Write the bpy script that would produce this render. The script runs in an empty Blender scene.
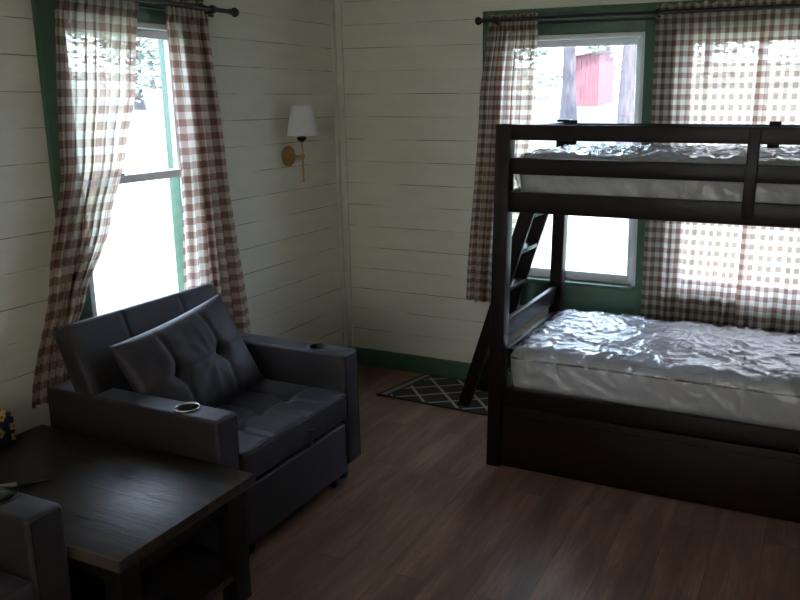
import bpy, bmesh, math, random
from mathutils import Vector, Matrix, noise
random.seed(7)
C = bpy.context.scene.collection
PI = math.pi

# camera solved from the vanishing lines of the room
F_PX, CX, CY = 795.24, 468.76, 269.38
CAM = (2.8162, -4.2664, 1.7000)
RW = ((0.911367, -0.403318, -0.082121), (0.411573, 0.890966, 0.191803), (-0.004191, -0.208602, 0.977992))
EXPO = 2.05

# ------------------------------------------------------------------ materials
class NT:
    def __init__(s, name):
        s.m = bpy.data.materials.new(name); s.m.use_nodes = True
        s.t = s.m.node_tree; s.t.nodes.clear()
        s.out = s.n('ShaderNodeOutputMaterial')
    def n(s, typ, **kw):
        nd = s.t.nodes.new(typ)
        for k, v in kw.items():
            if k.startswith('i_'):
                key = k[2:]
                key = int(key) if key.isdigit() else key.replace('_', ' ')
                s.set(nd, key, v)
            else: setattr(nd, k, v)
        return nd
    def set(s, nd, key, v):
        if isinstance(v, bpy.types.NodeSocket): s.t.links.new(v, nd.inputs[key])
        else:
            if isinstance(v, tuple) and len(v) == 3 and nd.inputs[key].type == 'RGBA': v = v + (1,)
            nd.inputs[key].default_value = v
    def math(s, op, a, b=None, c=None, clamp=False):
        nd = s.n('ShaderNodeMath', operation=op); nd.use_clamp = clamp
        s.set(nd, 0, a)
        if b is not None: s.set(nd, 1, b)
        if c is not None: s.set(nd, 2, c)
        return nd.outputs[0]
    def mix(s, f, a, b):
        nd = s.n('ShaderNodeMix', data_type='RGBA')
        s.set(nd, 0, f); s.set(nd, 6, a); s.set(nd, 7, b)
        return nd.outputs[2]
    def coords(s, kind='Object', scale=(1, 1, 1), rot=(0, 0, 0)):
        tc = s.n('ShaderNodeTexCoord'); mp = s.n('ShaderNodeMapping')
        s.t.links.new(tc.outputs[kind], mp.inputs[0])
        mp.inputs['Scale'].default_value = scale; mp.inputs['Rotation'].default_value = rot
        return mp.outputs[0]
    def noise(s, vec, scale, detail=4, rough=.55):
        nd = s.n('ShaderNodeTexNoise'); s.set(nd, 'Vector', vec)
        s.set(nd, 'Scale', scale); s.set(nd, 'Detail', detail); s.set(nd, 'Roughness', rough)
        return nd.outputs[0]
    def ramp(s, f, stops):
        nd = s.n('ShaderNodeValToRGB'); s.set(nd, 0, f)
        e = nd.color_ramp.elements
        while len(e) < len(stops): e.new(.5)
        for el, (p, c) in zip(e, stops):
            el.position = p; el.color = c + (1,) if len(c) == 3 else c
        return nd.outputs[0]
    def bump(s, h, strength=.3, dist=.01):
        nd = s.n('ShaderNodeBump'); s.set(nd, 'Height', h)
        s.set(nd, 'Strength', strength); s.set(nd, 'Distance', dist)
        return nd.outputs[0]
    def bsdf(s, color, rough=.5, normal=None, **kw):
        nd = s.n('ShaderNodeBsdfPrincipled')
        s.set(nd, 'Base Color', color); s.set(nd, 'Roughness', rough)
        if normal is not None: s.set(nd, 'Normal', normal)
        for k, v in kw.items(): s.set(nd, k.replace('_', ' '), v)
        return nd.outputs[0]
    def end(s, sh):
        s.t.links.new(sh, s.out.inputs[0]); return s.m

def sep(m, vec):
    nd = m.n('ShaderNodeSeparateXYZ'); m.set(nd, 0, vec); return nd.outputs

def mat_simple(name, col, rough=.5, nscale=30, var=.15, bump=.1, stretch=(1, 1, 1), **kw):
    m = NT(name); v = m.coords('Object', stretch)
    n = m.noise(v, nscale)
    dark = tuple(c * (1 - var) for c in col); lite = tuple(min(1, c * (1 + var)) for c in col)
    c = m.ramp(n, [(.3, dark), (.7, lite)])
    return m.end(m.bsdf(c, rough, m.bump(n, bump, .005), **kw))

def mat_shiplap():
    m = NT('white_painted_boards')
    g = m.n('ShaderNodeNewGeometry').outputs['Position']
    x, y, z = sep(m, g)
    k = m.math('DIVIDE', m.math('SUBTRACT', z, .108), .1357)
    fr = m.math('FRACT', k)
    d = m.math('MINIMUM', fr, m.math('SUBTRACT', 1.0, fr))      # 0 at a joint
    cell = m.math('ROUND', k)
    cv = m.n('ShaderNodeCombineXYZ')
    m.set(cv, 0, m.math('MULTIPLY', m.math('ADD', x, m.math('MULTIPLY', y, 1.3)), 1.7))
    m.set(cv, 1, m.math('MULTIPLY', cell, 7.3))
    gap = m.noise(cv.outputs[0], 1.3, 3, .6)
    wid = m.math('MULTIPLY', m.math('SUBTRACT', gap, .41), .085, clamp=False)
    wid = m.math('MAXIMUM', wid, 0.0)
    wid = m.math('MINIMUM', wid, .0125)
    line = m.math('MULTIPLY', m.math('LESS_THAN', d, wid), .8)
    n = m.noise(m.coords('Object', (1, 1, 5)), 3)
    base = m.ramp(n, [(.3, (.72, .69, .58)), (.7, (.78, .75, .64))])
    col = m.mix(line, base, (.05, .035, .025))
    groove = m.math('SMOOTH_MIN', d, .03, .01)
    fine = m.noise(m.coords('Object', (6, 6, 60)), 3)
    h = m.math('ADD', m.math('MULTIPLY', groove, 20.0), m.math('MULTIPLY', fine, .15))
    return m.end(m.bsdf(col, .5, m.bump(h, .35, .006)))

def mat_floor():
    m = NT('oak_vinyl_planks')
    v = m.coords('Object', (1, 1, 1), (0, 0, PI / 2))
    br = m.n('ShaderNodeTexBrick'); m.set(br, 'Vector', v)
    br.offset = .37; br.offset_frequency = 2
    m.set(br, 'Color1', (.0, .0, .0)); m.set(br, 'Color2', (1., 1., 1.)); m.set(br, 'Mortar', (.5, .5, .5))
    m.set(br, 'Scale', 1.0); m.set(br, 'Mortar Size', .0012); m.set(br, 'Mortar Smooth', .1)
    m.set(br, 'Brick Width', 1.22); m.set(br, 'Row Height', .18)
    tone = br.outputs['Color']; mort = br.outputs['Fac']
    off = m.n('ShaderNodeVectorMath', operation='ADD')
    m.set(off, 0, m.coords('Object', (7, .9, 1))); m.set(off, 1, tone)
    sc = m.n('ShaderNodeVectorMath', operation='SCALE'); m.set(sc, 0, tone); m.set(sc, 'Scale', 13.0)
    m.set(off, 1, sc.outputs[0])
    g1 = m.noise(off.outputs[0], 1.6, 8, .68)
    g2 = m.noise(m.coords('Object', (60, 3, 1)), 2.2, 6, .7)
    grain = m.math('ADD', m.math('MULTIPLY', g1, .7), m.math('MULTIPLY', g2, .3))
    col = m.ramp(grain, [(.3, (.06, .029, .018)), (.5, (.17, .090, .060)), (.68, (.36, .22, .155))])
    tint = m.mix(m.math('MULTIPLY', tone, .35), col, m.mix(.5, col, (.24, .155, .12)))
    hs = m.n('ShaderNodeHueSaturation'); m.set(hs, 'Color', tint)
    m.set(hs, 'Value', m.math('ADD', m.math('MULTIPLY', tone, .22), .90))
    col = m.mix(m.math('MULTIPLY', mort, .7), hs.outputs[0], (.03, .02, .015))
    h = m.math('SUBTRACT', grain, m.math('MULTIPLY', mort, .6))
    return m.end(m.bsdf(col, m.math('ADD', m.math('MULTIPLY', g2, .2), .26), m.bump(h, .15, .004)))

def mat_darkwood(name, a, b, rough=.3, stretch=(1, 1, 1), sc=6, bump=.15):
    m = NT(name); v = m.coords('Object', stretch)
    n = m.noise(v, sc, 7, .65)
    c = m.ramp(n, [(.3, a), (.7, b)])
    return m.end(m.bsdf(c, rough, m.bump(n, bump, .004), Specular_IOR_Level=.3))

def mat_tabletop():
    m = NT('rustic_dark_planks')
    g = m.coords('Object')
    x, y, z = sep(m, g)
    k = m.math('DIVIDE', y, .098); fr = m.math('FRACT', k); cell = m.math('FLOOR', k)
    d = m.math('MINIMUM', fr, m.math('SUBTRACT', 1.0, fr))
    seam = m.math('LESS_THAN', d, .034)
    cv = m.n('ShaderNodeCombineXYZ')
    m.set(cv, 0, m.math('MULTIPLY', x, 1.6)); m.set(cv, 1, m.math('MULTIPLY', y, 24.0)); m.set(cv, 2, m.math('MULTIPLY', cell, 3.7))
    n = m.noise(cv.outputs[0], 1.5, 8, .7)
    c = m.ramp(n, [(.32, (.005, .003, .002)), (.50, (.022, .014, .010)), (.68, (.075, .050, .036))])
    c = m.mix(seam, c, (.004, .003, .002))
    h = m.math('SUBTRACT', m.math('MULTIPLY', n, 1.0), m.math('MULTIPLY', seam, 1.0))
    return m.end(m.bsdf(c, m.math('ADD', m.math('MULTIPLY', n, .75), .02), m.bump(h, .55, .003)))

def mat_fabric(name, a, b, sheen=.3, rough=.85, spec=.5):
    m = NT(name); v = m.coords('Object')
    n = m.noise(v, 260, 2, .6); n2 = m.noise(v, 5, 3)
    c = m.mix(n2, a, b)
    h = n
    sh = m.bsdf(c, rough, m.bump(h, .2, .0012), Sheen_Weight=sheen, Sheen_Roughness=.35, Sheen_Tint=(.75, .82, 1., 1.), Specular_IOR_Level=spec, Specular_Tint=(.88, .87, 1., 1.))
    return m.end(sh)

def mat_gingham(name, period):
    m = NT(name)
    uv = m.n('ShaderNodeUVMap').outputs[0]
    x, y, z = sep(m, uv)
    def band(c):
        f = m.math('FRACT', m.math('DIVIDE', c, period))
        return m.math('LESS_THAN', f, .5)
    s = m.math('MULTIPLY', m.math('ADD', band(x), band(y)), .5)
    w = m.noise(m.n('ShaderNodeUVMap').outputs[0], 420, 2)
    c = m.ramp(s, [(0, (.62, .56, .49)), (.5, (.33, .225, .18)), (1., (.14, .075, .06))])
    c.node.color_ramp.interpolation = 'LINEAR'
    dif = m.n('ShaderNodeBsdfDiffuse'); m.set(dif, 0, c); m.set(dif, 'Normal', m.bump(w, .2, .001))
    tr = m.n('ShaderNodeBsdfTranslucent')
    ct = m.ramp(s, [(0, (.95, .88, .80)), (.5, (.66, .49, .41)), (1., (.36, .21, .17))])
    m.set(tr, 0, ct)
    mx = m.n('ShaderNodeMixShader'); m.set(mx, 0, .5); m.set(mx, 1, dif.outputs[0]); m.set(mx, 2, tr.outputs[0])
    tp = m.n('ShaderNodeBsdfTransparent'); m.set(tp, 0, m.ramp(s, [(0, (1, 1, 1)), (1, (.75, .62, .58))]))
    mx2 = m.n('ShaderNodeMixShader'); m.set(mx2, 0, .2); m.set(mx2, 1, mx.outputs[0]); m.set(mx2, 2, tp.outputs[0])
    return m.end(mx2.outputs[0])

def schlick(m, normal=None):
    lw = m.n('ShaderNodeLayerWeight'); m.set(lw, 'Blend', .5)
    if normal is not None: m.set(lw, 'Normal', normal)
    return m.math('ADD', .04, m.math('MULTIPLY', m.math('POWER', lw.outputs['Facing'], 5.0), .9))

def mat_glass():
    m = NT('clear_window_glass')
    fr = schlick(m)
    tp = m.n('ShaderNodeBsdfTransparent'); m.set(tp, 0, (.98, .975, .97))
    gl = m.n('ShaderNodeBsdfGlossy'); m.set(gl, 'Roughness', .02)
    mx = m.n('ShaderNodeMixShader'); m.set(mx, 0, fr); m.set(mx, 1, tp.outputs[0]); m.set(mx, 2, gl.outputs[0])
    return m.end(mx.outputs[0])

def mat_fill_blind():  # translucent cream cloth of the added fill window
    m = NT('fill_blind_fabric')
    d = m.n('ShaderNodeBsdfDiffuse'); m.set(d, 0, (.75, .72, .64)); t = m.n('ShaderNodeBsdfTranslucent'); m.set(t, 0, (.97, .90, .80))
    x = m.n('ShaderNodeMixShader'); m.set(x, 0, .75); m.set(x, 1, d.outputs[0]); m.set(x, 2, t.outputs[0])
    return m.end(x.outputs[0])

def mat_film():
    m = NT('clear_plastic_film')
    v = m.coords('Object', (1, 1.6, 1))
    n = m.noise(v, 9, 4, .6)
    nb = m.bump(n, .6, .02)
    fr = schlick(m, nb)
    tp = m.n('ShaderNodeBsdfTransparent'); m.set(tp, 0, (.97, .98, 1.))
    gl = m.n('ShaderNodeBsdfGlossy'); m.set(gl, 'Roughness', .24); m.set(gl, 'Normal', nb)
    df = m.n('ShaderNodeBsdfDiffuse'); m.set(df, 0, (.75, .82, .9)); m.set(df, 'Normal', nb)
    a = m.n('ShaderNodeMixShader'); m.set(a, 0, .15); m.set(a, 1, tp.outputs[0]); m.set(a, 2, df.outputs[0])
    mx = m.n('ShaderNodeMixShader'); m.set(mx, 0, m.math('MULTIPLY', fr, 2.2, clamp=True)); m.set(mx, 1, a.outputs[0]); m.set(mx, 2, gl.outputs[0])
    return m.end(mx.outputs[0])

def mat_rug():
    m = NT('diamond_lattice_weave')
    uv = m.n('ShaderNodeUVMap').outputs[0]
    x, y, z = sep(m, uv)
    def diag(sgn):
        t = m.math('ADD', m.math('MULTIPLY', x, 4.6), m.math('MULTIPLY', y, 5.6 * sgn))
        f = m.math('FRACT', m.math('ADD', t, 10.0))
        return m.math('LESS_THAN', m.math('ABSOLUTE', m.math('SUBTRACT', f, .5)), .055)
    lat = m.math('MAXIMUM', diag(1), diag(-1))
    inside = m.math('GREATER_THAN', x, .075)
    lat = m.math('MULTIPLY', lat, inside)
    bord = m.math('MULTIPLY', m.math('LESS_THAN', x, .055), m.math('GREATER_THAN', x, .018))
    lat = m.math('MAXIMUM', lat, m.math('MULTIPLY', bord, .7))
    edge = m.math('MAXIMUM', m.math('LESS_THAN', y, .012), m.math('GREATER_THAN', y, .418))
    n = m.noise(m.coords('Object'), 180, 2)
    dark = m.ramp(n, [(.3, (.02, .017, .016)), (.7, (.045, .038, .035))])
    c = m.mix(lat, dark, (.42, .39, .36))
    c = m.mix(edge, c, (.02, .017, .016))
    return m.end(m.bsdf(c, .95, m.bump(n, .5, .003)))

def mat_floral():
    m = NT('navy_floral_print')
    v = m.coords('Object')
    x, y, z = sep(m, v)
    # five-petal flowers in every cell, drawn from cell-local polar coordinates
    vo = m.n('ShaderNodeTexVoronoi'); fv = m.n('ShaderNodeCombineXYZ'); m.set(fv, 0, m.math('ADD', x, y)); m.set(fv, 1, z); vo.voronoi_dimensions = '2D'; m.set(vo, 'Vector', fv.outputs[0]); m.set(vo, 'Scale', 19.0); m.set(vo, 'Randomness', .55)
    d = vo.outputs['Distance']
    df = m.n('ShaderNodeVectorMath', operation='SUBTRACT'); m.set(df, 0, fv.outputs[0]); m.set(df, 1, vo.outputs['Position'])
    dx, dy, dz = sep(m, df.outputs[0])
    ang = m.math('ARCTAN2', dy, dx)
    pet = m.math('ADD', .30, m.math('MULTIPLY', m.math('COSINE', m.math('MULTIPLY', ang, 5.0)), .06))
    fl = m.math('LESS_THAN', d, pet)
    ct = m.math('LESS_THAN', d, .10)
    keep = m.math('GREATER_THAN', sep(m, vo.outputs['Color'])[0], .35)
    n = m.noise(v, 40, 2)
    base = m.ramp(n, [(.45, (.010, .010, .035)), (.6, (.03, .03, .09))])
    c = m.mix(m.math('MULTIPLY', fl, keep), base, (.75, .42, .10))
    c = m.mix(m.math('MULTIPLY', ct, keep), c, (.35, .10, .02))
    return m.end(m.bsdf(c, .5))

M = {}
M['wall'] = mat_shiplap()
M['trimwhite'] = mat_simple('white_trim_paint', (.72, .71, .62), .45, 8, .05)
M['ceil'] = mat_simple('ceiling_paint', (.78, .74, .66), .7, 10, .05)
M['dimwall'] = mat_simple('cream_wall_paint', (.50, .46, .40), .6, 3, .08)
M['green'] = mat_simple('sage_green_paint', (.062, .135, .085), .42, 12, .12)
M['vinyl'] = mat_simple('white_vinyl_frame', (.86, .87, .89), .35, 6, .04)
M['floor'] = mat_floor()
M['glass'] = mat_glass()
M['film'] = mat_film(); M['fill_blind'] = mat_fill_blind()
M['bed'] = mat_darkwood('espresso_cherry_wood', (.005, .001, .0009), (.010, .0018, .0016), .38, (.6, 6, 6), 3, .02)
M['table'] = mat_tabletop()
M['tablewood'] = mat_darkwood('dark_table_wood', (.003, .002, .0015), (.009, .006, .0045), .5, (8, 8, 1), 4, .2)
M['sofa'] = mat_fabric('charcoal_brown_fabric', (.013, .0085, .0085), (.017, .0115, .0105), .18, .6, .7)
M['sofadk'] = mat_fabric('dark_base_fabric', (.006, .0045, .004), (.010, .007, .0065), .03)
M['piping'] = mat_fabric('seam_piping', (.035, .027, .025), (.045, .035, .033), .3)
M['black'] = mat_simple('black_metal', (.012, .011, .011), .38, 40, .2, .05)
M['plastic'] = mat_simple('black_plastic', (.010, .010, .010), .45, 40, .2, .05)
M['chrome'] = mat_simple('brushed_steel_ring', (.55, .55, .56), .25, 40, .1, .05, Metallic=1.0)
M['brass'] = mat_simple('aged_brass', (.38, .23, .095), .34, 25, .15, .05, Metallic=.9)
M['bronze'] = mat_simple('dark_bronze', (.05, .03, .02), .4, 25, .15, .05, Metallic=.6)
M['shade'] = mat_simple('white_linen_shade', (.72, .70, .71), .8, 200, .04, .2)
M['ging_back'] = mat_gingham('tan_gingham_cotton', .053)
M['ging_left'] = mat_gingham('brown_gingham_cotton', .066)
M['mattress'] = mat_fabric('pale_mattress_ticking', (.42, .385, .40), (.52, .48, .495), .0)
M['mattress2'] = mat_fabric('taupe_mattress_ticking', (.42, .39, .38), (.50, .47, .46), .0)
M['seamshade'] = mat_simple('grey_seam_shade', (.10, .10, .11), .7)  # dark grey paints the mattress seam's shadow onto its piping
M['rug'] = mat_rug()
M['floral'] = mat_floral()
M['paper'] = mat_simple('tissue_paper', (.25, .33, .30), .8, 20, .08)
M['cream'] = mat_simple('cream_plastic', (.50, .50, .36), .4, 20, .08)
M['bark'] = mat_simple('grey_bark', (.085, .072, .084), .9, 5, .35, .8, (4, 4, .6))
M['leaf'] = mat_simple('pale_green_leaves', (.22, .29, .22), .6, 3, .3, .0)
M['grass'] = mat_simple('dry_pale_grass', (.15, .18, .145), .9, .8, .55, .3)
M['red'] = mat_simple('red_painted_boards', (.20, .075, .09), .6, 4, .15)
M['shedroof'] = mat_simple('weathered_roofing', (.35, .33, .32), .8, 4, .15)

# ------------------------------------------------------------------ mesh helpers
def obj(name, bm, mat, parent=None, smooth=True, loc=None, ang=40):
    bmesh.ops.recalc_face_normals(bm, faces=bm.faces)
    me = bpy.data.meshes.new(name); bm.to_mesh(me); bm.free()
    o = bpy.data.objects.new(name, me); C.objects.link(o)
    if mat: me.materials.append(mat)
    if smooth:
        for p in me.polygons: p.use_smooth = True
        try: me.set_sharp_from_angle(angle=math.radians(ang))
        except Exception: pass
    if parent: o.parent = parent
    if loc: o.location = loc
    return o

def empty(name, loc=(0, 0, 0), rz=0, parent=None):
    o = bpy.data.objects.new(name, None); C.objects.link(o)
    o.location = loc; o.rotation_euler = (0, 0, rz); o.empty_display_size = .1
    if parent: o.parent = parent
    return o

def tag(o, label=None, cat=None, group=None, kind=None):
    if label: o['label'] = label
    if cat: o['category'] = cat
    if group: o['group'] = group
    if kind: o['kind'] = kind
    return o

def box(bm, x0, x1, y0, y1, z0, z1, bev=0, seg=2, mtx=None):
    vs = [bm.verts.new((x, y, z)) for x in (x0, x1) for y in (y0, y1) for z in (z0, z1)]
    f = [(0, 1, 3, 2), (4, 6, 7, 5), (0, 4, 5, 1), (2, 3, 7, 6), (0, 2, 6, 4), (1, 5, 7, 3)]
    fs = [bm.faces.new([vs[i] for i in q]) for q in f]
    geo = vs
    if bev:
        es = list({e for q in fs for e in q.edges})
        r = bmesh.ops.bevel(bm, geom=es, offset=bev, segments=seg, profile=.5, affect='EDGES')
        geo = list({v for q in r['faces'] for v in q.verts} | {v for v in vs if v.is_valid})
    if mtx: bmesh.ops.transform(bm, matrix=mtx, verts=geo)
    return geo

def bx(x0, x1, y0, y1, z0, z1, bev=.003, seg=2):
    bm = bmesh.new(); box(bm, x0, x1, y0, y1, z0, z1, bev, seg); return bm

def lathe(bm, prof, n=32, origin=(0, 0, 0), axis='z', cap=True):
    rings = []
    for r, h in prof:
        ring = []
        for i in range(n):
            a = 2 * PI * i / n; p = (r * math.cos(a), r * math.sin(a), h)
            if axis == 'x': p = (h, r * math.cos(a), r * math.sin(a))
            if axis == 'y': p = (r * math.cos(a), h, r * math.sin(a))
            ring.append(bm.verts.new((p[0] + origin[0], p[1] + origin[1], p[2] + origin[2])))
        rings.append(ring)
    for a, b in zip(rings, rings[1:]):
        for i in range(n):
            bm.faces.new((a[i], a[(i + 1) % n], b[(i + 1) % n], b[i]))
    if cap:
        if prof[0][0] > 1e-5: bm.faces.new(rings[0])
        if prof[-1][0] > 1e-5: bm.faces.new(rings[-1])
    bmesh.ops.remove_doubles(bm, verts=bm.verts, dist=1e-6)

def tube(bm, pts, r, n=10, closed=False):
    pts = [Vector(p) for p in pts]; rings = []
    N = len(pts)
    for i, p in enumerate(pts):
        a = pts[(i - 1) % N] if (closed or i > 0) else p
        b = pts[(i + 1) % N] if (closed or i < N - 1) else p
        t = (b - a).normalized()
        up = Vector((0, 0, 1)) if abs(t.z) < .95 else Vector((1, 0, 0))
        s = t.cross(up).normalized(); u = s.cross(t)
        rr = r[i] if isinstance(r, (list, tuple)) else r
        rings.append([bm.verts.new(p + (s * math.cos(2 * PI * k / n) + u * math.sin(2 * PI * k / n)) * rr) for k in range(n)])
    pairs = list(zip(rings, rings[1:])) + ([(rings[-1], rings[0])] if closed else [])
    for a, b in pairs:
        for k in range(n): bm.faces.new((a[k], a[(k + 1) % n], b[(k + 1) % n], b[k]))
    if not closed:
        bm.faces.new(rings[0]); bm.faces.new(rings[-1])

def axis_coords(s, r, n, m=3):
    h = s / 2
    if r <= 0: return [-h + s * i / n for i in range(n + 1)]
    e = [-h + r * (1 - math.cos(PI / 2 * i / m)) for i in range(m)]
    mid = [-h + r + (s - 2 * r) * i / n for i in range(n + 1)]
    return e + mid + [-v for v in reversed(e)]

def rbox(size, r, n, disp=None, keep=None):
    """rounded box centred on the origin, dense grid, optional displacement(pos, normal)->Vector"""
    bm = bmesh.new()
    ax = [axis_coords(size[i], r, n[i]) for i in range(3)]
    def mp(p):
        inner = Vector([max(-size[i] / 2 + r, min(size[i] / 2 - r, p[i])) for i in range(3)])
        d = Vector(p) - inner
        nr = d.normalized() if d.length > 1e-9 else Vector((0, 0, 0))
        q = inner + nr * r
        return q, nr
    for a in range(3):
        b, c = (a + 1) % 3, (a + 2) % 3
        for s in (-1, 1):
            g = []
            for u in ax[b]:
                row = []
                for v in ax[c]:
                    p = [0, 0, 0]; p[a] = s * size[a] / 2; p[b] = u; p[c] = v
                    q, nr = mp(p)
                    if disp: q = q + disp(q, nr)
                    row.append(bm.verts.new(q))
                g.append(row)
            for i in range(len(g) - 1):
                for j in range(len(g[0]) - 1):
                    if keep and not keep(g[i][j].co): continue
                    bm.faces.new((g[i][j], g[i + 1][j], g[i + 1][j + 1], g[i][j + 1]))
    bmesh.ops.remove_doubles(bm, verts=bm.verts, dist=1e-5)
    loose = [v for v in bm.verts if not v.link_faces]
    bmesh.ops.delete(bm, geom=loose, context='VERTS')
    return bm

def cut(o, bmc):
    """boolean subtraction, baked into the mesh at once"""
    me = bpy.data.meshes.new('cut'); bmesh.ops.recalc_face_normals(bmc, faces=bmc.faces); bmc.to_mesh(me); bmc.free()
    c = bpy.data.objects.new('cut', me); C.objects.link(c); c.parent = o.parent
    md = o.modifiers.new('b', 'BOOLEAN'); md.operation = 'DIFFERENCE'; md.object = c; md.solver = 'EXACT'
    bpy.context.view_layer.update()
    dg = bpy.context.evaluated_depsgraph_get()
    new = bpy.data.meshes.new_from_object(o.evaluated_get(dg))
    o.modifiers.clear(); old = o.data; o.data = new; new.name = old.name + '_m'
    bpy.data.objects.remove(c); bpy.data.meshes.remove(me)

def dup(o, parent=None):
    c = o.copy(); C.objects.link(c)
    if parent: c.parent = parent
    for ch in list(o.children): dup(ch, c)
    return c

# ------------------------------------------------------------------ room shell
RX, RY, RH, TH = 4.6, -6.2, 2.42, .10
WIN_B = [(1.075, 1.895), (2.075, 2.895)]          # back wall openings in x
WIN_L = [(-1.955, -1.265)]                          # left wall opening in y
WZ0, WZ1 = .69, 2.04

def wall_with_openings(name, a0, a1, ops, horiz, side, mat):
    bm = bmesh.new()
    def b(u0, u1, z0, z1):
        if horiz: box(bm, u0, u1, min(0, side * TH), max(0, side * TH), z0, z1)
        else: box(bm, min(0, side * TH), max(0, side * TH), u0, u1, z0, z1)
    cur = a0
    for o0, o1, z0, z1 in ops:
        b(cur, o0, 0, RH); b(o0, o1, 0, z0); b(o0, o1, z1, RH); cur = o1
    b(cur, a1, 0, RH)
    return tag(obj(name, bm, mat, smooth=False), kind='structure')

wall_with_openings('wall_back', 0, RX + TH, [(a, b, WZ0, WZ1) for a, b in WIN_B], True, 1, M['wall'])
wall_with_openings('wall_left', RY - TH, TH, [(a, b, WZ0, WZ1) for a, b in WIN_L], False, -1, M['wall'])
w = wall_with_openings('wall_right', RY - TH, 0, [], False, 1, M['dimwall']); w.location.x = RX
w = wall_with_openings('wall_front', 0, RX, [(1.0, 3.6, .9, 2.1)], True, -1, M['dimwall']); w.location.y = RY
bm = bmesh.new(); box(bm, -TH, RX + TH, RY - TH, TH, -.1, 0)
tag(obj('floor', bm, M['floor'], smooth=False), kind='structure')
bm = bmesh.new(); box(bm, -TH - .4, RX + TH + .4, RY - TH - .4, TH + .4, RH, RH + .15)
tag(obj('ceiling', bm, M['ceil'], smooth=False), kind='structure')
tag(obj('baseboard_back', bx(.016, RX, -.016, 0, 0, .112, .002), M['green']), kind='structure')
tag(obj('baseboard_left', bx(0, .016, RY, 0, 0, .112, .002), M['green']), kind='structure')
bm = bmesh.new(); box(bm, .0, .05, -.012, 0, .112, RH, .002); box(bm, 0, .012, -.05, -.012, .112, RH, .002)
tag(obj('trim_corner', bm, M['trimwhite']), kind='structure')

def window(name, w, loc, rz, lock_x, c=.09):
    r = tag(empty(name, loc, rz), kind='structure'); h = w / 2
    bm = bmesh.new(); t = .02
    box(bm, -h - c, -h, -t, 0, .52, WZ1 + .14, .002); box(bm, h, h + c, -t, 0, .52, WZ1 + .14, .002)
    box(bm, -h, h, -t, 0, WZ1, WZ1 + .14, .002); box(bm, -h, h, -t, 0, .52, .668, .002)
    obj('casing', bm, M['green'], r)
    obj('stool', bx(-h - .02, h + .02, -.044, .03, .668, .69, .004), M['green'], r)
    bm = bmesh.new(); f = .024; y0, y1 = -.006, .085
    box(bm, -h, -h + f, y0, y1, WZ0, WZ1, .002); box(bm, h - f, h, y0, y1, WZ0, WZ1, .002)
    box(bm, -h + f, h - f, y0, y1, WZ1 - f, WZ1, .002); box(bm, -h + f, h - f, .03, y1, WZ0, WZ0 + .02, .002)
    obj('window_frame', bm, M['vinyl'], r)
    bm = bmesh.new()
    for s in (-1, 1): box(bm, min(s * h, s * (h - .03)), max(s * h, s * (h - .03)), .085, .15, WZ0, WZ1, .002)
    box(bm, -h, h, .085, .175, WZ1 - .03, WZ1, .002); box(bm, -h, h, .085, .14, WZ0 - .01, WZ0 + .015, .002)
    obj('exterior_jamb', bm, M['green'], r)
    zm = 1.36; st = .034
    for nm, y, za, zb in (('upper_sash', .055, zm - .02, WZ1 - f), ('lower_sash', .022, WZ0 + .012, zm + .02)):
        bm = bmesh.new(); a = h - f
        box(bm, -a, -a + st, y, y + .03, za, zb, .003); box(bm, a - st, a, y, y + .03, za, zb, .003)
        box(bm, -a + st, a - st, y, y + .03, za, za + .04, .003); box(bm, -a + st, a - st, y, y + .03, zb - .036, zb, .003)
        s = obj(nm, bm, M['vinyl'], r)
        obj('pane', bx(-a + st - .004, a - st + .004, y + .013, y + .017, za + .036, zb - .032, 0), M['glass'], s, smooth=False)
        if nm == 'lower_sash':
            bm = bmesh.new(); box(bm, lock_x - .035, lock_x + .035, .026, .048, zm + .02, zm + .028, .002)
            box(bm, lock_x - .03, lock_x + .005, .03, .04, zm + .028, zm + .04, .003)
            obj('sash_lock', bm, M['black'], s)
    return r
window('window_1', .69, (0, -1.61, 0), PI / 2, -.1, .112)
window('window_2', .82, (1.485, 0, 0), 0, 0)
window('window_3', .82, (2.485, 0, 0), 0, 0)
# unseen window added behind the viewer, cream-screened, to fill the walls with warm light
wfill = tag(empty('fill_window', (2.3, RY, 0)), kind='structure')
bm = bmesh.new()
for a, b, c, d in ((-1.39, -1.29, .81, 2.19), (1.29, 1.39, .81, 2.19), (-1.29, 1.29, .81, .91), (-1.29, 1.29, 2.09, 2.19)): box(bm, a, b, -.01, .02, c, d, .002)
obj('casing', bm, M['green'], wfill)
obj('fill_blind', bx(-1.3, 1.3, -.03, -.027, .9, 2.1, 0), M['fill_blind'], wfill, smooth=False)

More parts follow.
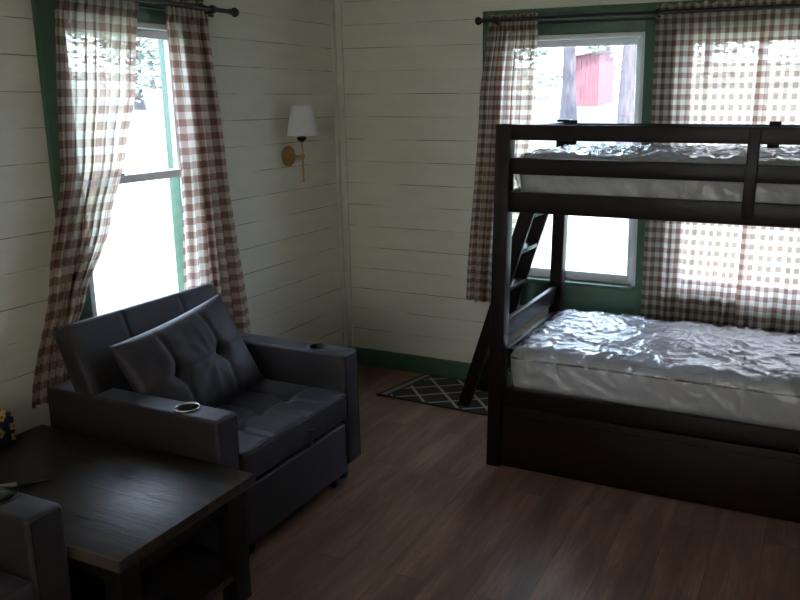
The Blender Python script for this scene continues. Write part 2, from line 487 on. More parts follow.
# ------------------------------------------------------------------ curtain rods
def rod(loc, rz, length, brackets, label, yf=-.118, yr=-.06, zf=2.120, zr=2.098):
    r = empty('curtain_rod', loc, rz); tag(r, label, 'curtain rod')
    bm = bmesh.new(); tube(bm, [(0, yf, zf), (length, yf, zf)], .0105, 14); obj('front_rod', bm, M['black'], r)
    bm = bmesh.new(); tube(bm, [(.09, yr, zr), (length - .05, yr, zr)], .006, 10); obj('rear_rod', bm, M['black'], r)
    for x, s in ((0, -1), (length, 1)):
        bm = bmesh.new()
        lathe(bm, [(.0, 0), (.013, 0), (.013, s * .012), (.008, s * .016), (.017, s * .024), (.023, s * .036), (.019, s * .05), (.0, s * .056)], 20, (x, yf, zf), 'x')
        obj('finial', bm, M['black'], r)
    for x in brackets:
        bm = bmesh.new()
        box(bm, x - .010, x + .010, -.034, -.02, zf - .035, zf + .035, .002)
        box(bm, x - .006, x + .006, yf, -.03, zf - .022, zf - .012, .002)
        lathe(bm, [(.0, -.008), (.018, -.008), (.018, .008), (.0, .008)], 18, (x, yf, zf), 'x')
        lathe(bm, [(.0, -.006), (.011, -.006), (.011, .006), (.0, .006)], 14, (x, yr, zr), 'x')
        obj('bracket', bm, M['black'], r)
    return r
rod((1.04, 0, 0), 0, 2.0, (.065, .935, 1.91), 'long black double curtain rod above the bunk bed windows')
rod((0, -2.36, 0), PI / 2, 1.27, (.17, 1.155), 'short black double curtain rod with round finials above the window behind the armchair')

# ------------------------------------------------------------------ curtains
def interp(tab, z):
    tab = sorted(tab)
    if z <= tab[0][0]: return tab[0][1]
    for (a, b), (c, d) in zip(tab, tab[1:]):
        if z <= c:
            t = (z - a) / (c - a); t = t * t * (3 - 2 * t) * .5 + t * .5
            return b + (d - b) * t
    return tab[-1][1]

def curtain(horiz, lt, rt, ztop, zbot, folds, mat, label, group, base=.06, amp=.02, full=1.9, seed=0, umap=None):
    nu, nz = int(folds * 18), 70
    bm = bmesh.new(); uvl = bm.loops.layers.uv.new('UVMap')
    zrod = 2.098
    W = abs(interp(rt, 1.8) - interp(lt, 1.8)) * full
    grid = []
    for j in range(nz + 1):
        z = zbot + (ztop - zbot) * j / nz
        row = []
        L, R = interp(lt, z), interp(rt, z)
        hd = max(0, 1 - abs(z - zrod) / .16)
        for i in range(nu + 1):
            u = i / nu
            ph = 2 * PI * folds * (u + .035 * noise.noise((u * 5 + seed, z * .5, seed))) + .5 * noise.noise((u * 3, z * 1.1, seed + 5.))
            a = amp * (.75 + .5 * noise.noise((u * 4, z * .8, seed + 9.)))
            dep = a * math.sin(ph) * (1 - .55 * hd) + .35 * a * math.sin(ph * 2.3 + seed + z) * (1 - .2 * hd)
            dep += hd * .004 * math.sin(2 * PI * folds * 3.1 * u + seed)
            lat = .35 * a * math.cos(ph) * (.6 + .4 * (1 - hd))
            edge = min(1, min(u, 1 - u) * 12)
            d = base + dep * (.45 + .55 * edge)
            d = max(.03, d)
            if abs(z - zrod) < .035: d = max(d, .0715)
            p = L + (R - L) * u + lat * edge
            zz = z + (.006 * math.sin(2 * PI * folds * 1.7 * u + seed) if j == nz else 0) + (.006 * noise.noise((u * 8, seed, 0)) if j == 0 else 0)
            v = bm.verts.new((p, -d, zz) if horiz else (d, p, zz))
            row.append((v, u * W, z))
        grid.append(row)
    for j in range(nz):
        for i in range(nu):
            q = [grid[j][i], grid[j][i + 1], grid[j + 1][i + 1], grid[j + 1][i]]
            f = bm.faces.new([t[0] for t in q])
            for lp, t in zip(f.loops, q): lp[uvl].uv = (t[1], t[2])
    o = obj('curtain', bm, mat, None, True, ang=180)
    return tag(o, label, 'curtain', group)

GB, GL = 'gingham curtains on the bunk bed windows', 'gingham curtains on the window behind the armchair'
curtain(True, [(2.16, 1.045), (1.7, .985), (.52, .895)], [(2.16, 1.33), (1.7, 1.315), (1.2, 1.275), (.52, 1.24)],
        2.155, .525, 7, M['ging_back'], 'narrow tan gingham curtain beside the bunk bed ladder', GB, .062, .022, 2.0, 1.3)
curtain(True, [(2.16, 1.955), (.5, 1.94)], [(2.16, 2.50), (1.5, 2.50), (.5, 2.455)],
        2.165, .49, 5, M['ging_back'], 'wide backlit gingham curtain at the middle of the bunk bed windows', GB, .060, .010, 1.25, 3.1)
curtain(True, [(2.16, 2.46), (.5, 2.43)], [(2.16, 3.0), (.5, 3.0)],
        2.165, .49, 5, M['ging_back'], 'backlit gingham curtain at the right edge of the photo', GB, .085, .010, 1.25, 5.7)
curtain(False, [(2.15, -2.015), (1.45, -2.07), (1.0, -2.18), (.55, -2.315)],
        [(2.15, -1.60), (1.75, -1.655), (1.5, -1.735), (1.2, -1.855), (.9, -2.02), (.75, -2.10), (.5, -2.13)],
        2.15, .535, 7, M['ging_left'], 'brown gingham curtain swept left behind the armchair back', GL, .066, .02, 1.6, 2.2)
curtain(False, [(2.15, -1.455), (1.4, -1.44), (.6, -1.49)], [(2.15, -1.19), (1.4, -1.12), (.5, -1.02)],
        2.15, .485, 6, M['ging_left'], 'brown gingham curtain hanging right of the armchair window', GL, .066, .019, 2.0, 4.4)

# ------------------------------------------------------------------ wall sconce
sc = tag(empty('wall_sconce', (0, -.533, 1.39)), 'brass wall sconce with white tapered shade near the corner', 'wall lamp')
bm = bmesh.new(); lathe(bm, [(0, 0), (.058, 0), (.058, .008), (.052, .014), (.02, .018), (.018, .024), (0, .024)], 40, axis='x'); obj('wall_plate', bm, M['brass'], sc)
bm = bmesh.new(); tube(bm, [(.02, 0, 0), (.10, 0, 0)], .0065, 12); lathe(bm, [(0, -.013), (.012, -.011), (.012, .011), (0, .013)], 16, (.10, 0, 0), 'z'); obj('arm', bm, M['brass'], sc)
bm = bmesh.new(); lathe(bm, [(0, -.145), (.006, -.143), (.008, -.135), (.0055, -.128), (.0055, .085), (0, .086)], 16, (.10, 0, 0)); obj('stem', bm, M['brass'], sc)
bm = bmesh.new(); lathe(bm, [(0, .082), (.012, .084), (.026, .098), (.028, .108), (.018, .112), (.016, .15), (0, .15)], 24, (.10, 0, 0)); obj('socket_cup', bm, M['bronze'], sc)
bm = bmesh.new()
lathe(bm, [(.090, .118), (.058, .282), (.0555, .282), (.0875, .118), (.090, .118)], 48, (.11, 0, 0), cap=False)
for k in range(3):
    a = 2 * PI * k / 3; tube(bm, [(.10, 0, .15), (.10 + .076 * math.cos(a), .076 * math.sin(a), .152)], .0015, 6)
obj('lamp_shade', bm, M['shade'], sc)

# ------------------------------------------------------------------ armchairs (local: back at x=0.1, front x=.95, centre y=0, floor z=0)
HW, AW, AT = .459, .114, .61          # half width, arm width, arm height
def seam(d, w): return math.exp(-(d / w) ** 2)

def armchair(y, label):
    r = empty('convertible_armchair', (0, y, 0)); tag(r, label, 'armchair')
    IN = HW - AW
    for s in (-1, 1):
        a, b = sorted((s * IN, s * HW))
        bm = bmesh.new(); box(bm, .095, .95, a, b, .088, AT, .016, 4)
        arm = obj('arm', bm, M['sofa'], r, ang=50)
        cx, cy = .765, s * (IN + AW / 2)
        bc = bmesh.new(); lathe(bc, [(.040, AT - .075), (.040, AT + .05)], 32, (cx, cy, 0)); cut(arm, bc)
        for p in arm.data.polygons: p.use_smooth = True
        arm.data.set_sharp_from_angle(angle=math.radians(35))
        bm = bmesh.new()
        lathe(bm, [(.0, AT - .070), (.034, AT - .070), (.0375, AT - .066), (.0385, AT), (.046, AT + .0005), (.048, AT + .002), (.046, AT + .0045), (.040, AT + .0045), (.036, AT - .002), (.035, AT - .064), (.0, AT - .066)], 40, (cx, cy, 0))
        obj('cup_holder', bm, M['plastic'], arm)
        if s < 0:
            bm = bmesh.new(); tube(bm, [(cx + .043 * math.cos(k * PI / 24), cy + .043 * math.sin(k * PI / 24), AT + .004) for k in range(48)], .0042, 8, True)
            obj('rim', bm, M['chrome'], arm)
        bm = bmesh.new()                                   # welt around the front face
        yy0, yy1 = a + .012, b - .012
        tube(bm, [(.9495, yy0, .10), (.9495, yy0, AT - .012), (.9495, yy1, AT - .012), (.9495, yy1, .10)], .0022, 6)
        obj('front_welt', bm, M['sofadk'], arm)
    # seat cushion with button tufts
    tufts = [(x, yy) for x in (.50, .765) for yy in (-.17, 0.0, .17)]
    def dz(x, yy):
        d = 0
        for tx in (.50, .765): d -= .008 * seam(x - tx, .012) * (1 if abs(yy) < .30 else .5)
        for ty in (-.17, 0, .17): d -= .007 * seam(yy - ty, .011)
        for tx, ty in tufts: d -= .022 * math.exp(-((x - tx) ** 2 + (yy - ty) ** 2) / .0012)
        return d
    sx, sy = .60, 2 * IN - .006
    cx = .362 + sx / 2
    def disp(q, nr):
        if nr.z > .3: return Vector((0, 0, dz(q.x + cx, q.y) * nr.z + .010 * math.cos(q.y / sy * PI) * math.cos(q.x / sx * PI)))
        return Vector((0, 0, 0))
    bm = rbox((sx, sy, .127), .018, (60, 70, 4), disp)
    seat = obj('seat_cushion', bm, M['sofa'], r, loc=(cx, 0, .317 + .0635), ang=180)
    bm = bmesh.new(); e = .006
    x1, y1, zz = sx / 2 - e, sy / 2 - e, .0635 - e
    tube(bm, [(x1 - .5, -y1, zz), (x1 - .012, -y1, zz), (x1, -y1 + .012, zz), (x1, y1 - .012, zz), (x1 - .012, y1, zz), (x1 - .5, y1, zz)], .0038, 8)
    obj('seat_piping', bm, M['piping'], seat)
    bm = bmesh.new(); box(bm, .955, .963, .052, .078, .30, .375, .004); box(bm, .955, .972, .050, .080, .368, .378, .003)
    obj('pull_strap', bm, M['plastic'], r)
    # drawer-like pull-out front
    bm = bmesh.new(); box(bm, .30, .952, -IN + .008, IN - .008, .065, .298, .012, 3)
    obj('pullout_front', bm, M['sofa'], r)
    bm = bmesh.new(); box(bm, .13, .93, -IN + .001, IN - .001, .298, .316, .004)
    obj('seat_deck', bm, M['sofadk'], r)
    # back rest: wide above the arms, narrow below, leaning back
    bmid = .42
    def bd(q, nr):
        v = Vector((0, 0, 0))
        if nr.x > .3:
            d = 0
            for ty in (-.15, .165): d -= .006 * seam(q.y - ty, .006)
            v.x = d * nr.x
        return v
    BH = .50
    bm = rbox((.115, .80, BH), .03, (2, 90, 60), bd)
    for vtx in bm.verts:                                   # pull in where the arms pass
        if vtx.co.z < -.045:
            t = min(1, (-.045 - vtx.co.z) / .02)
            k = (IN - .004) / .40
            vtx.co.y *= (1 - t) + t * k
    back = obj('backrest', bm, M['sofa'], r, ang=180)
    tilt = math.radians(-21)
    back.rotation_euler = (0, tilt, 0); back.location = (.280, -.045, .625)
    bm = bmesh.new(); h, hy = BH / 2 - .010, .40 - .010
    for sx_ in (.046, -.046):
        tube(bm, [(sx_, -hy, -.03), (sx_, -hy, h - .02), (sx_, -hy + .02, h), (sx_, hy - .02, h), (sx_, hy, h - .02), (sx_, hy, -.03)], .0035, 8)
    obj('back_piping', bm, M['piping'], back)
    # feet
    for fx in (.17, .88):
        for s in (-1, 1):
            bm = bmesh.new(); yc = s * (HW - AW / 2)
            lathe(bm, [(0, 0), (.022, 0), (.026, .05), (.03, .0885), (0, .0885)], 4 * 6, (fx, yc, 0)); obj('foot', bm, M['plastic'], r)
    for s in (-1, 1):
        bm = bmesh.new(); yc = s * (IN - .055)
        box(bm, .86, .93, yc - .012, yc + .012, .028, .066, .004)
        lathe(bm, [(0, -.012), (.022, -.012), (.025, -.008), (.025, .008), (.022, .012), (0, .012)], 20, (.905, yc, .025), 'y')
        obj('roller', bm, M['plastic'], r)
    return r
Y1 = -1.354 - HW
armchair(Y1, 'charcoal armchair with cup holders in its arms below the left window')
armchair(-2.885 - HW, 'dark armchair at the lower left edge of the photo, beyond the table')

# pillow on the first armchair
def pillow_disp(w, h, t):
    bm = bmesh.new(); nx, ny = 60, 44
    tu = [(-.12, 0), (.12, 0)]
    for s in (-1, 1):
        g = []
        for i in range(nx + 1):
            row = []
            for j in range(ny + 1):
                u, v = 2 * i / nx - 1, 2 * j / ny - 1
                fall = max(0, (1 - abs(u) ** 2.6)) ** .5 * max(0, (1 - abs(v) ** 2.6)) ** .5
                x = u * w / 2 * (1 - .05 * (1 - v * v) * abs(u) ** 3 * 0 - .045 * (1 - abs(v) ** 2))
                y = v * h / 2 * (1 - .06 * (1 - abs(u) ** 2))
                z = t / 2 * fall
                for a, b in tu: z -= .035 * math.exp(-((x - a) ** 2 + (y - b) ** 2) / .0011) * fall
                for a, b in tu: z -= .010 * seam(x - a, .010) * fall * (1 if abs(y) < h * .5 else 0)
                z -= .008 * seam(y, .010) * fall
                dd = min(math.hypot(x - a, y - b) for a, b in tu)
                z += .003 * noise.noise((x * 22, y * 9, s * 3.)) * fall + .004 * noise.noise((math.atan2(y, x - .05) * 3.0, dd * 4, 4.)) * fall
                row.append(bm.verts.new((x, y, s * z)))
            g.append(row)
        for i in range(nx):
            for j in range(ny):
                q = (g[i][j], g[i + 1][j], g[i + 1][j + 1], g[i][j + 1])
                bm.faces.new(q if s > 0 else q[::-1])
    bmesh.ops.remove_doubles(bm, verts=bm.verts, dist=1e-4)
    return bm
pil = tag(obj('throw_pillow', pillow_disp(.62, .44, .15), M['sofa'], ang=180), 'charcoal tufted pillow leaning on the armchair back', 'pillow')
# local x -> along -y/+y , local y -> up the slope, local z -> towards the front
up = Vector((-.42, 0, .907)).normalized(); fw = Vector((.907, 0, .42)).normalized()
ya = Vector((0, 1, .115)).normalized()
fw = ya.cross(up).normalized(); up = fw.cross(ya).normalized()
pil.matrix_world = Matrix.Translation((.475, Y1 - .060, .628)) @ Matrix((ya, up, fw)).transposed().to_4x4()
for sgn in (-.12, .12):
    bm = bmesh.new(); lathe(bm, [(0, 0), (.011, 0), (.009, .005), (0, .007)], 16, (sgn, 0, .026)); obj('button', bm, M['sofadk'], pil)

# ------------------------------------------------------------------ table
TX0, TX1, TY0, TY1, TZ = .075, 1.122, -2.868, -2.287, .46
tb = tag(empty('rustic_table', ((TX0 + TX1) / 2, (TY0 + TY1) / 2, 0)), 'dark rustic plank table between the two armchairs', 'table')
hx, hy = (TX1 - TX0) / 2, (TY1 - TY0) / 2
obj('tabletop', bx(-hx, hx, -hy, hy, TZ - .038, TZ, .004), M['table'], tb)
bm = bmesh.new()
for s in (-1, 1):
    box(bm, -hx + .05, hx - .05, s * (hy - .05) - .011, s * (hy - .05) + .011, TZ - .11, TZ - .038, .002)
    box(bm, s * (hx - .06) - .011, s * (hx - .06) + .011, -hy + .06, hy - .06, TZ - .11, TZ - .038, .002)
obj('apron', bm, M['tablewood'], tb)
for sx in (-1, 1):
    for sy in (-1, 1):
        cx, cy = sx * (hx - .065), sy * (hy - .06)
        obj('leg', bx(cx - .035, cx + .035, cy - .035, cy + .035, 0, TZ - .038, .004), M['tablewood'], tb)
obj('shelf', bx(-hx + .04, hx - .04, -hy + .035, hy - .035, .10, .125, .003), M['table'], tb)

bm = bx(-.06, .06, -.12, .12, 0, .122, .003)
tbx = tag(obj('tissue_box', bm, M['floral'], loc=(.083, -2.565, TZ)), 'navy tissue box with yellow flowers on the table', 'tissue box')
bm = bmesh.new(); lathe(bm, [(0, .1222), (.05, .1222), (.05, .1238), (0, .1238)], 24); bmesh.ops.scale(bm, vec=(.55, 1.5, 1), verts=bm.verts); obj('opening', bm, M['paper'], tbx)

pen = tag(empty('marker_pen', (.452, -2.694, TZ + .0085), math.radians(44)), 'slim pen with pale barrel and dark cap lying on the table', 'pen')
bm = bmesh.new(); lathe(bm, [(0, -.09), (.007, -.088), (.008, -.06), (.008, .02), (0, .02)], 18, axis='x'); obj('barrel', bm, M['cream'], pen)
bm = bmesh.new(); lathe(bm, [(0, .018), (.0085, .018), (.0085, .05), (.005, .075), (.003, .12), (0, .121)], 18, axis='x'); obj('cap', bm, M['plastic'], pen)

# ------------------------------------------------------------------ rug
bm = bmesh.new(); uvl = bm.loops.layers.uv.new('UVMap')
c0, c1, c2, c3 = Vector((.494, -.457, 0)), Vector((1.36, -.492, 0)), Vector((1.44, -.03, 0)), Vector((.585, -.03, 0))
N1, N2 = 40, 20; G = []
for i in range(N1 + 1):
    row = []
    for j in range(N2 + 1):
        u, v = i / N1, j / N2
        p = (c0 * (1 - u) + c1 * u) * (1 - v) + (c3 * (1 - u) + c2 * u) * v
        p.z = .008 + .001 * noise.noise((u * 6, v * 4, 0))
        row.append((bm.verts.new(p), (u * .87, v * .43)))
    G.append(row)
for i in range(N1):
    for j in range(N2):
        q = [G[i][j], G[i + 1][j], G[i + 1][j + 1], G[i][j + 1]]
        f = bm.faces.new([t[0] for t in q])
        for lp, t in zip(f.loops, q): lp[uvl].uv = t[1]
r = bmesh.ops.extrude_face_region(bm, geom=list(bm.faces))
for v in [g for g in r['geom'] if isinstance(g, bmesh.types.BMVert)]: v.co.z = .0004
tag(obj('rug', bm, M['rug'], smooth=False), 'small dark rug with white diamond lattice under the ladder', 'rug')

# ------------------------------------------------------------------ bunk bed (leans a little to the right, as in the photo)
BX0, BX1, BY0, BY1, BH_ = 1.438, 3.50, -1.035, -.118, 1.597
PW = .068; LEAN = .0285
bed = tag(empty('bunk_bed', (BX0, BY0, 0)), 'dark espresso wooden bunk bed in front of the windows', 'bunk bed')
def bp(name, boxes, parent=bed, bev=.004, mat=None, lean=True):
    bm = bmesh.new()
    for b in boxes: box(bm, *b, bev, 3)
    if lean:
        for v in bm.verts: v.co.x += LEAN * v.co.z
    for v in bm.verts: v.co.x -= BX0; v.co.y -= BY0
    return obj(name, bm, mat or M['bed'], parent)
for px in (BX0, BX1 - PW):
    for py in (BY0, BY1 - PW):
        bp('post', [(px, px + PW, py, py + PW, 0, BH_)])
I0, I1 = BX0 + PW, BX1 - PW
yf0, yf1 = BY0 + .012, BY0 + .036
bp('guard_rail', [(I0, I1, yf0, yf1, 1.529, 1.595)])
bp('guard_rail', [(I0, I1, yf0, yf1, 1.382, 1.452)])
bp('side_rail', [(I0, I1, yf0, yf1, 1.215, 1.305)])
bp('guard_stile', [(2.480, 2.525, yf0 - .018, yf0, 1.238, 1.594)])
yb0, yb1 = BY1 - .036, BY1 - .012
bp('guard_rail', [(I0, I1, yb0, yb1, 1.515, 1.578)])
bp('guard_rail', [(I0, I1, yb0, yb1, 1.37, 1.42)])
bp('side_rail', [(I0, I1, yb0, yb1, 1.215, 1.305)])
for gx in (1.49, 2.49): bp('guard_stile', [(gx, gx + .055, yb0 - .018, yb0, 1.238, 1.594)])
for ex in (BX0 + .018, BX1 - PW + .018):
    bp('end_rail', [(ex, ex + .026, BY0 + PW, BY1 - PW, 1.23, 1.30)])
    bp('end_rail', [(ex, ex + .026, BY0 + PW, BY1 - PW, 1.52, 1.585)])
    bp('end_rail', [(ex, ex + .026, BY0 + PW, BY1 - PW, .605, .695)])
    bp('end_rail', [(ex, ex + .026, BY0 + PW, BY1 - PW, .44, .548)])
    bp('end_rail', [(ex, ex + .026, BY0 + PW, BY1 - PW, .10, .33)])
bp('side_rail', [(I0, I1, BY0 + .006, yf1, .312, .396)])
bp('side_rail', [(I0, I1, yb0, BY1 - .006, .312, .396)])
bp('rear_panel', [(I0, I1, yb0, BY1 - .010, .02, .312)])
for k, z in enumerate((.335, 1.228)):
    for s in range(12):
        sx = I0 + .04 + s * (I1 - I0 - .15) / 11
        bp('slat', [(sx, sx + .07, yf1, yb0, z, z + .018)], bev=.002)
dr = bp('drawer', [(I0 + .004, I1 - .004, BY0 + .008, BY0 + .030, .008, .304), (I0 + .03, I1 - .03, BY0 + .03, BY1 - .12, .03, .20)])
bp('drawer_moulding', [(I0 + .05, I1 - .05, BY0 + .002, BY0 + .009, .262, .274)], parent=dr, bev=.002)

# ladder
lad = tag(empty('bunk_ladder', (1.04, -.30, 0)), 'dark wooden ladder leaning on the left end of the bunk bed', 'ladder')
LT = 1.16
def lrail(y):
    bm = bmesh.new()
    sl = .330
    x0 = 1.004; wd = .072
    vs = []
    for yy in (y, y + .028):
        vs.append([bm.verts.new(p) for p in ((x0, yy, .009), (x0 + wd, yy, .009), (x0 + wd + sl * LT, yy, LT), (x0 + wd * .9 + sl * LT - wd, yy, LT))])
    a, b = vs
    bm.faces.new(a); bm.faces.new(b[::-1])
    for i in range(4): bm.faces.new((a[i], b[i], b[(i + 1) % 4], a[(i + 1) % 4]))
    bmesh.ops.bevel(bm, geom=list(bm.edges), offset=.004, segments=2, affect='EDGES')
    for v in bm.verts: v.co -= Vector((1.04, -.30, 0))
    obj('side_rail', bm, M['bed'], lad)
lrail(-.43); lrail(-.165)
for z in (.28, .50, .715, .925, 1.12):
    xx = 1.004 + .330 * z
    bm = bx(xx + .002, xx + .068, -.402, -.165, z - .022, z, .004)
    for v in bm.verts: v.co -= Vector((1.04, -.30, 0))
    obj('rung', bm, M['bed'], lad)

# mattresses
def ridg(p, s, seed):
    n = noise.noise((p[0] * s + seed, p[1] * s, p[2] * s))
    return (1 - abs(n) * 2.2)
def wrink(q, k=1.0, seed=0.):
    wx = q.x + .12 * noise.noise((q.x * 3, q.y * 3, seed)); wy = q.y + .12 * noise.noise((q.x * 3 + 7, q.y * 3, seed))
    a = max(0, ridg((wx * .9 + wy * .8, wy * .5 - wx * .35, q.z), 7.0, seed)) ** 6
    b = max(0, ridg((wx * 1.3 - wy * .6, wy * 1.1, q.z), 13.0, seed + 4)) ** 5
    c = noise.noise((q.x * 2.2, q.y * 2.6, seed + 2))
    return k * (.010 * a + .006 * b + .004 * c)
def mattress(name, size, loc, mat, label, seed, k, film_k):
    def d(q, nr):
        side = 0
        if abs(nr.z) < .5: side = .006 * math.sin(q.z / size[2] * 6) 
        return nr * (wrink(q, k, seed) * (1 if nr.z > .4 else .3) + side)
    o = obj(name, rbox(size, .05, (200, 90, 6), lambda q, nr: d(q, nr) if nr.z > -.5 else Vector((0, 0, 0))), mat, loc=loc, ang=180)
    tag(o, label, 'mattress')
    bm = bmesh.new(); e = .002; hx, hy, hz = size[0] / 2 + e, size[1] / 2 + e, size[2] / 2 - .040; R = .05
    pts = []
    for sx, sy, a0 in ((1, 1, 0), (-1, 1, 90), (-1, -1, 180), (1, -1, 270)):
        for t in range(5):
            a = math.radians(a0 + 90 * t / 4); pts.append((sx * (hx - R) + R * math.cos(a), sy * (hy - R) + R * math.sin(a), hz))
    tube(bm, pts, .006, 8, True); obj('edge_piping', bm, M['seamshade'], o)
    def f(q, nr):
        up = 1 if nr.z > .4 else .35
        off = .006 + wrink(q, film_k, seed + .15) * up + .010 * max(0, ridg((q.x * 2.2 + q.z * 1.5, q.y * 2.2, q.z * .8), 3.1, seed + 8)) ** 5 + (.014 * max(0, ridg((q.x + q.z * 1.1, q.y - q.z, .3 * q.z), 6.5, seed + 3)) ** 4 if abs(nr.z) < .75 else 0)
        return nr * off
    fl = obj('plastic_cover', rbox((size[0] + .004, size[1] + .004, size[2]), .055, (200, 90, 10),
             lambda q, nr: f(q, nr) if nr.z > -.5 else Vector((0, 0, 0))), M['film'], o, ang=180)
    return o
mattress('mattress', (1.92, .80, .215), (2.488, -.575, .353 + .1085), M['mattress'], 'plastic-wrapped pale mattress on the lower bunk', 3.1, 1.0, 1.2)
mattress('mattress', (1.90, .80, .215), (2.512, -.575, 1.246 + .1085), M['mattress2'], 'plastic-wrapped mattress on the upper bunk', 11.7, .8, 1.2)

# ------------------------------------------------------------------ outdoors
def gz(x, y):
    d = max(0, y - 1.2, -x - 1.2)
    return -.45 + .1 * min(d, 40) + .12 * noise.noise((x * .2, y * .2, 0)) * min(1, d / 3)
bm = bmesh.new(); N = 90
S = 130; G = [[bm.verts.new((x, y, gz(x, y))) for y in [(-55 + S * j / N) for j in range(N + 1)]] for x in [(-75 + S * i / N) for i in range(N + 1)]]
for i in range(N):
    for j in range(N): bm.faces.new((G[i][j], G[i + 1][j], G[i + 1][j + 1], G[i][j + 1]))
tag(obj('ground', bm, M['grass']), kind='structure')

def tree(x, y, rad, h, label, leaves=900, cr=2.2, cz=None, spread=1.0):
    z0 = gz(x, y) - .1
    t = tag(empty('tree', (x, y, z0)), label, 'tree', 'trees outside the windows')
    bm = bmesh.new(); rnd = random.Random(int(x * 31 + y * 17))
    n = 9; pts = [(.15 * noise.noise((x, i * .5, 1)) * i * .4, .15 * noise.noise((y, i * .5, 2)) * i * .4, h * i / (n - 1)) for i in range(n)]
    tube(bm, pts, [rad * (1.35 if i == 0 else 1) * (1 - .65 * i / (n - 1)) for i in range(n)], 14)
    for k in range(9):
        zb = h * (.35 + .6 * rnd.random()); a = rnd.random() * 2 * PI; L = cr * (.4 + .5 * rnd.random())
        p = Vector((0, 0, zb)); e = p + Vector((math.cos(a) * L, math.sin(a) * L, L * .5))
        tube(bm, [p, (p + e) / 2 + Vector((0, 0, .1)), e], [rad * .28, rad * .18, rad * .06], 6)
    obj('trunk', bm, M['bark'], t)
    bm = bmesh.new(); cz = cz or h * .8
    blobs = [(rnd.gauss(0, cr * .45), rnd.gauss(0, cr * .45), cz + rnd.gauss(0, h * .16 * spread)) for _ in range(22)]
    for k in range(leaves):
        b = rnd.choice(blobs); c = Vector(b) + Vector((rnd.gauss(0, .38), rnd.gauss(0, .38), rnd.gauss(0, .3)))
        s = .10 + .08 * rnd.random()
        R = Matrix.Rotation(rnd.random() * 6.28, 3, 'Z') @ Matrix.Rotation(rnd.random() * 3.14, 3, 'X')
        vs = [bm.verts.new(c + R @ Vector(q) * s) for q in ((-1, 0, 0), (0, -.5, .1), (1, 0, 0), (0, .5, .1))]
        bm.faces.new(vs)
    obj('foliage', bm, M['leaf'], t, smooth=False)

tree(-3.5, 16, .19, 9, 'grey tree trunk left of the red shed, seen through the bunk bed window', 1500, 2.2)
tree(-1.0, 12, .17, 9, 'nearer grey tree trunk right of the red shed, seen through the bunk bed window', 1500, 2.0)
for i, (x, y, h, cr, cz) in enumerate([(-8.5, 22, 5, 2.0, 2.0), (-13, 29, 6, 2.4, 2.5), (-1.6, 27, 6, 2.2, 2.2), (2.4, 25, 5, 2.2, 2.2), (-7, 33, 6, 2.6, 2.6), (4.6, 17, 5, 1.7, 2.2), (-17.5, 24.5, 5, 2.0, 2)]):
    tree(x, y, .16, h, 'leafy tree in the pale wood outside', 1700, cr, cz)
for i, (x, y, h, cr, cz) in enumerate([(-22, 11, 5, 2.2, 2.0), (-20, 17.5, 5, 2.2, 2.2), (-29, 27, 6, 2.4, 2.5)]):
    tree(x, y, .16, h, 'leafy tree in the pale wood outside', 1700, cr, cz)
# low bush seen through the lower left window
bu = empty('shrub', (-6.2, 2.1, gz(-6.2, 2.1)))
tag(bu, 'low pale green bush outside the window behind the armchair', 'shrub')
bm = bmesh.new(); rnd = random.Random(3)
for k in range(1200):
    c = Vector((rnd.gauss(0, .38), rnd.gauss(0, .38), abs(rnd.gauss(.12, .16)))); s = .05 + .03 * rnd.random()
    R = Matrix.Rotation(rnd.random() * 6.28, 3, 'Z') @ Matrix.Rotation(rnd.random() * 3.14, 3, 'X')
    bm.faces.new([bm.verts.new(c + R @ Vector(q) * s) for q in ((-1, 0, 0), (0, -.5, .1), (1, 0, 0), (0, .5, .1))])
obj('foliage', bm, M['leaf'], bu, smooth=False)
bm = bmesh.new()
for k in range(10):
    a = k * .63; tube(bm, [(0, 0, -.05), (.15 * math.cos(a), .15 * math.sin(a), .15), (.4 * math.cos(a), .4 * math.sin(a), .32)], [.012, .009, .004], 6)
obj('stem', bm, M['bark'], bu)

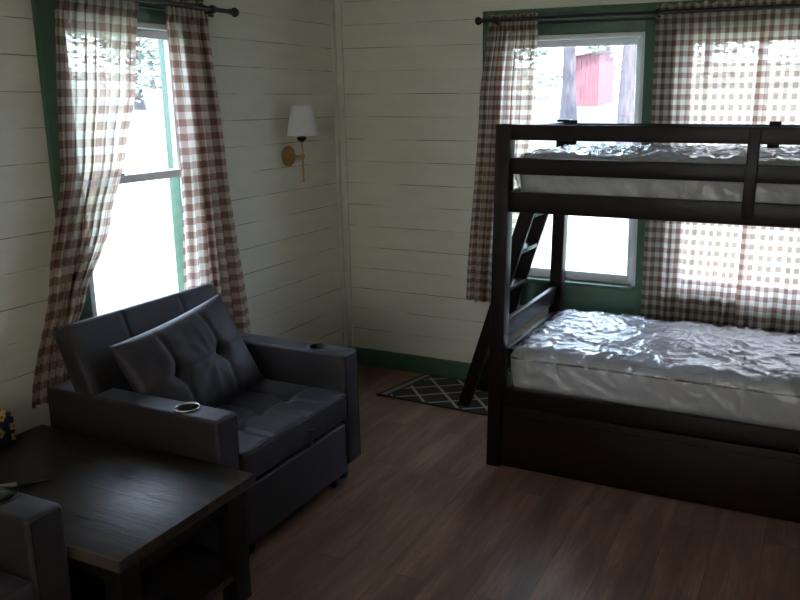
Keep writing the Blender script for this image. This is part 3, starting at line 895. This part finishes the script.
sx_, sy_ = -4.38, 20.5; sz_ = gz(sx_, sy_) - .1
sh = tag(empty('shed', (sx_, sy_, sz_)), 'red board shed between the tree trunks outside', 'shed')
bm = bmesh.new(); box(bm, -.45, .45, 0, 1.8, 0, 1.68, 0)
for k in range(7): box(bm, -.45 + k * .145, -.42 + k * .145, -.03, 0, 0, 1.68, .004)
obj('wall', bm, M['red'], sh, smooth=False)
bm = bmesh.new()
v = [bm.verts.new(p) for p in ((-.58, -.2, 1.58), (.58, -.2, 1.80), (.58, 2, 1.80), (-.58, 2, 1.58))]
bm.faces.new(v); bmesh.ops.solidify(bm, geom=list(bm.faces), thickness=.07)
obj('roof', bm, M['shedroof'], sh, smooth=False)

# ------------------------------------------------------------------ light
wd = bpy.data.worlds.new('World'); bpy.context.scene.world = wd; wd.use_nodes = True
nt = wd.node_tree; bg = nt.nodes['Background']
bg.inputs[0].default_value = (.60, .77, 1.0, 1); bg.inputs[1].default_value = 3.2
sun = bpy.data.lights.new('sun', 'SUN'); sun.energy = 5; sun.angle = .02; sun.color = (1, .93, .82)
so = bpy.data.objects.new('sun', sun); C.objects.link(so)
so.rotation_euler = Vector((-.55, .60, -1.25)).to_track_quat('-Z', 'Y').to_euler()

# ------------------------------------------------------------------ camera
cam = bpy.data.cameras.new('camera'); co = bpy.data.objects.new('camera', cam); C.objects.link(co)
cam.sensor_width = 36; cam.sensor_fit = 'HORIZONTAL'; cam.lens = F_PX / 800 * 36
cam.shift_x = -(CX - 400) / 800; cam.shift_y = (CY - 300) / 800
cam.clip_start = .05; cam.clip_end = 500
R_ = Matrix(RW)                               # columns: right, forward, up
right, fwd, upv = R_.col[0], R_.col[1], R_.col[2]
m3 = Matrix((right, upv, -fwd)).transposed()
co.matrix_world = Matrix.Translation(CAM) @ m3.to_4x4()
sc_ = bpy.context.scene; sc_.camera = co
vs = sc_.view_settings; vs.view_transform = 'Standard'; vs.look = 'None'; vs.exposure = EXPO; vs.gamma = 1; vs.use_curve_mapping = False
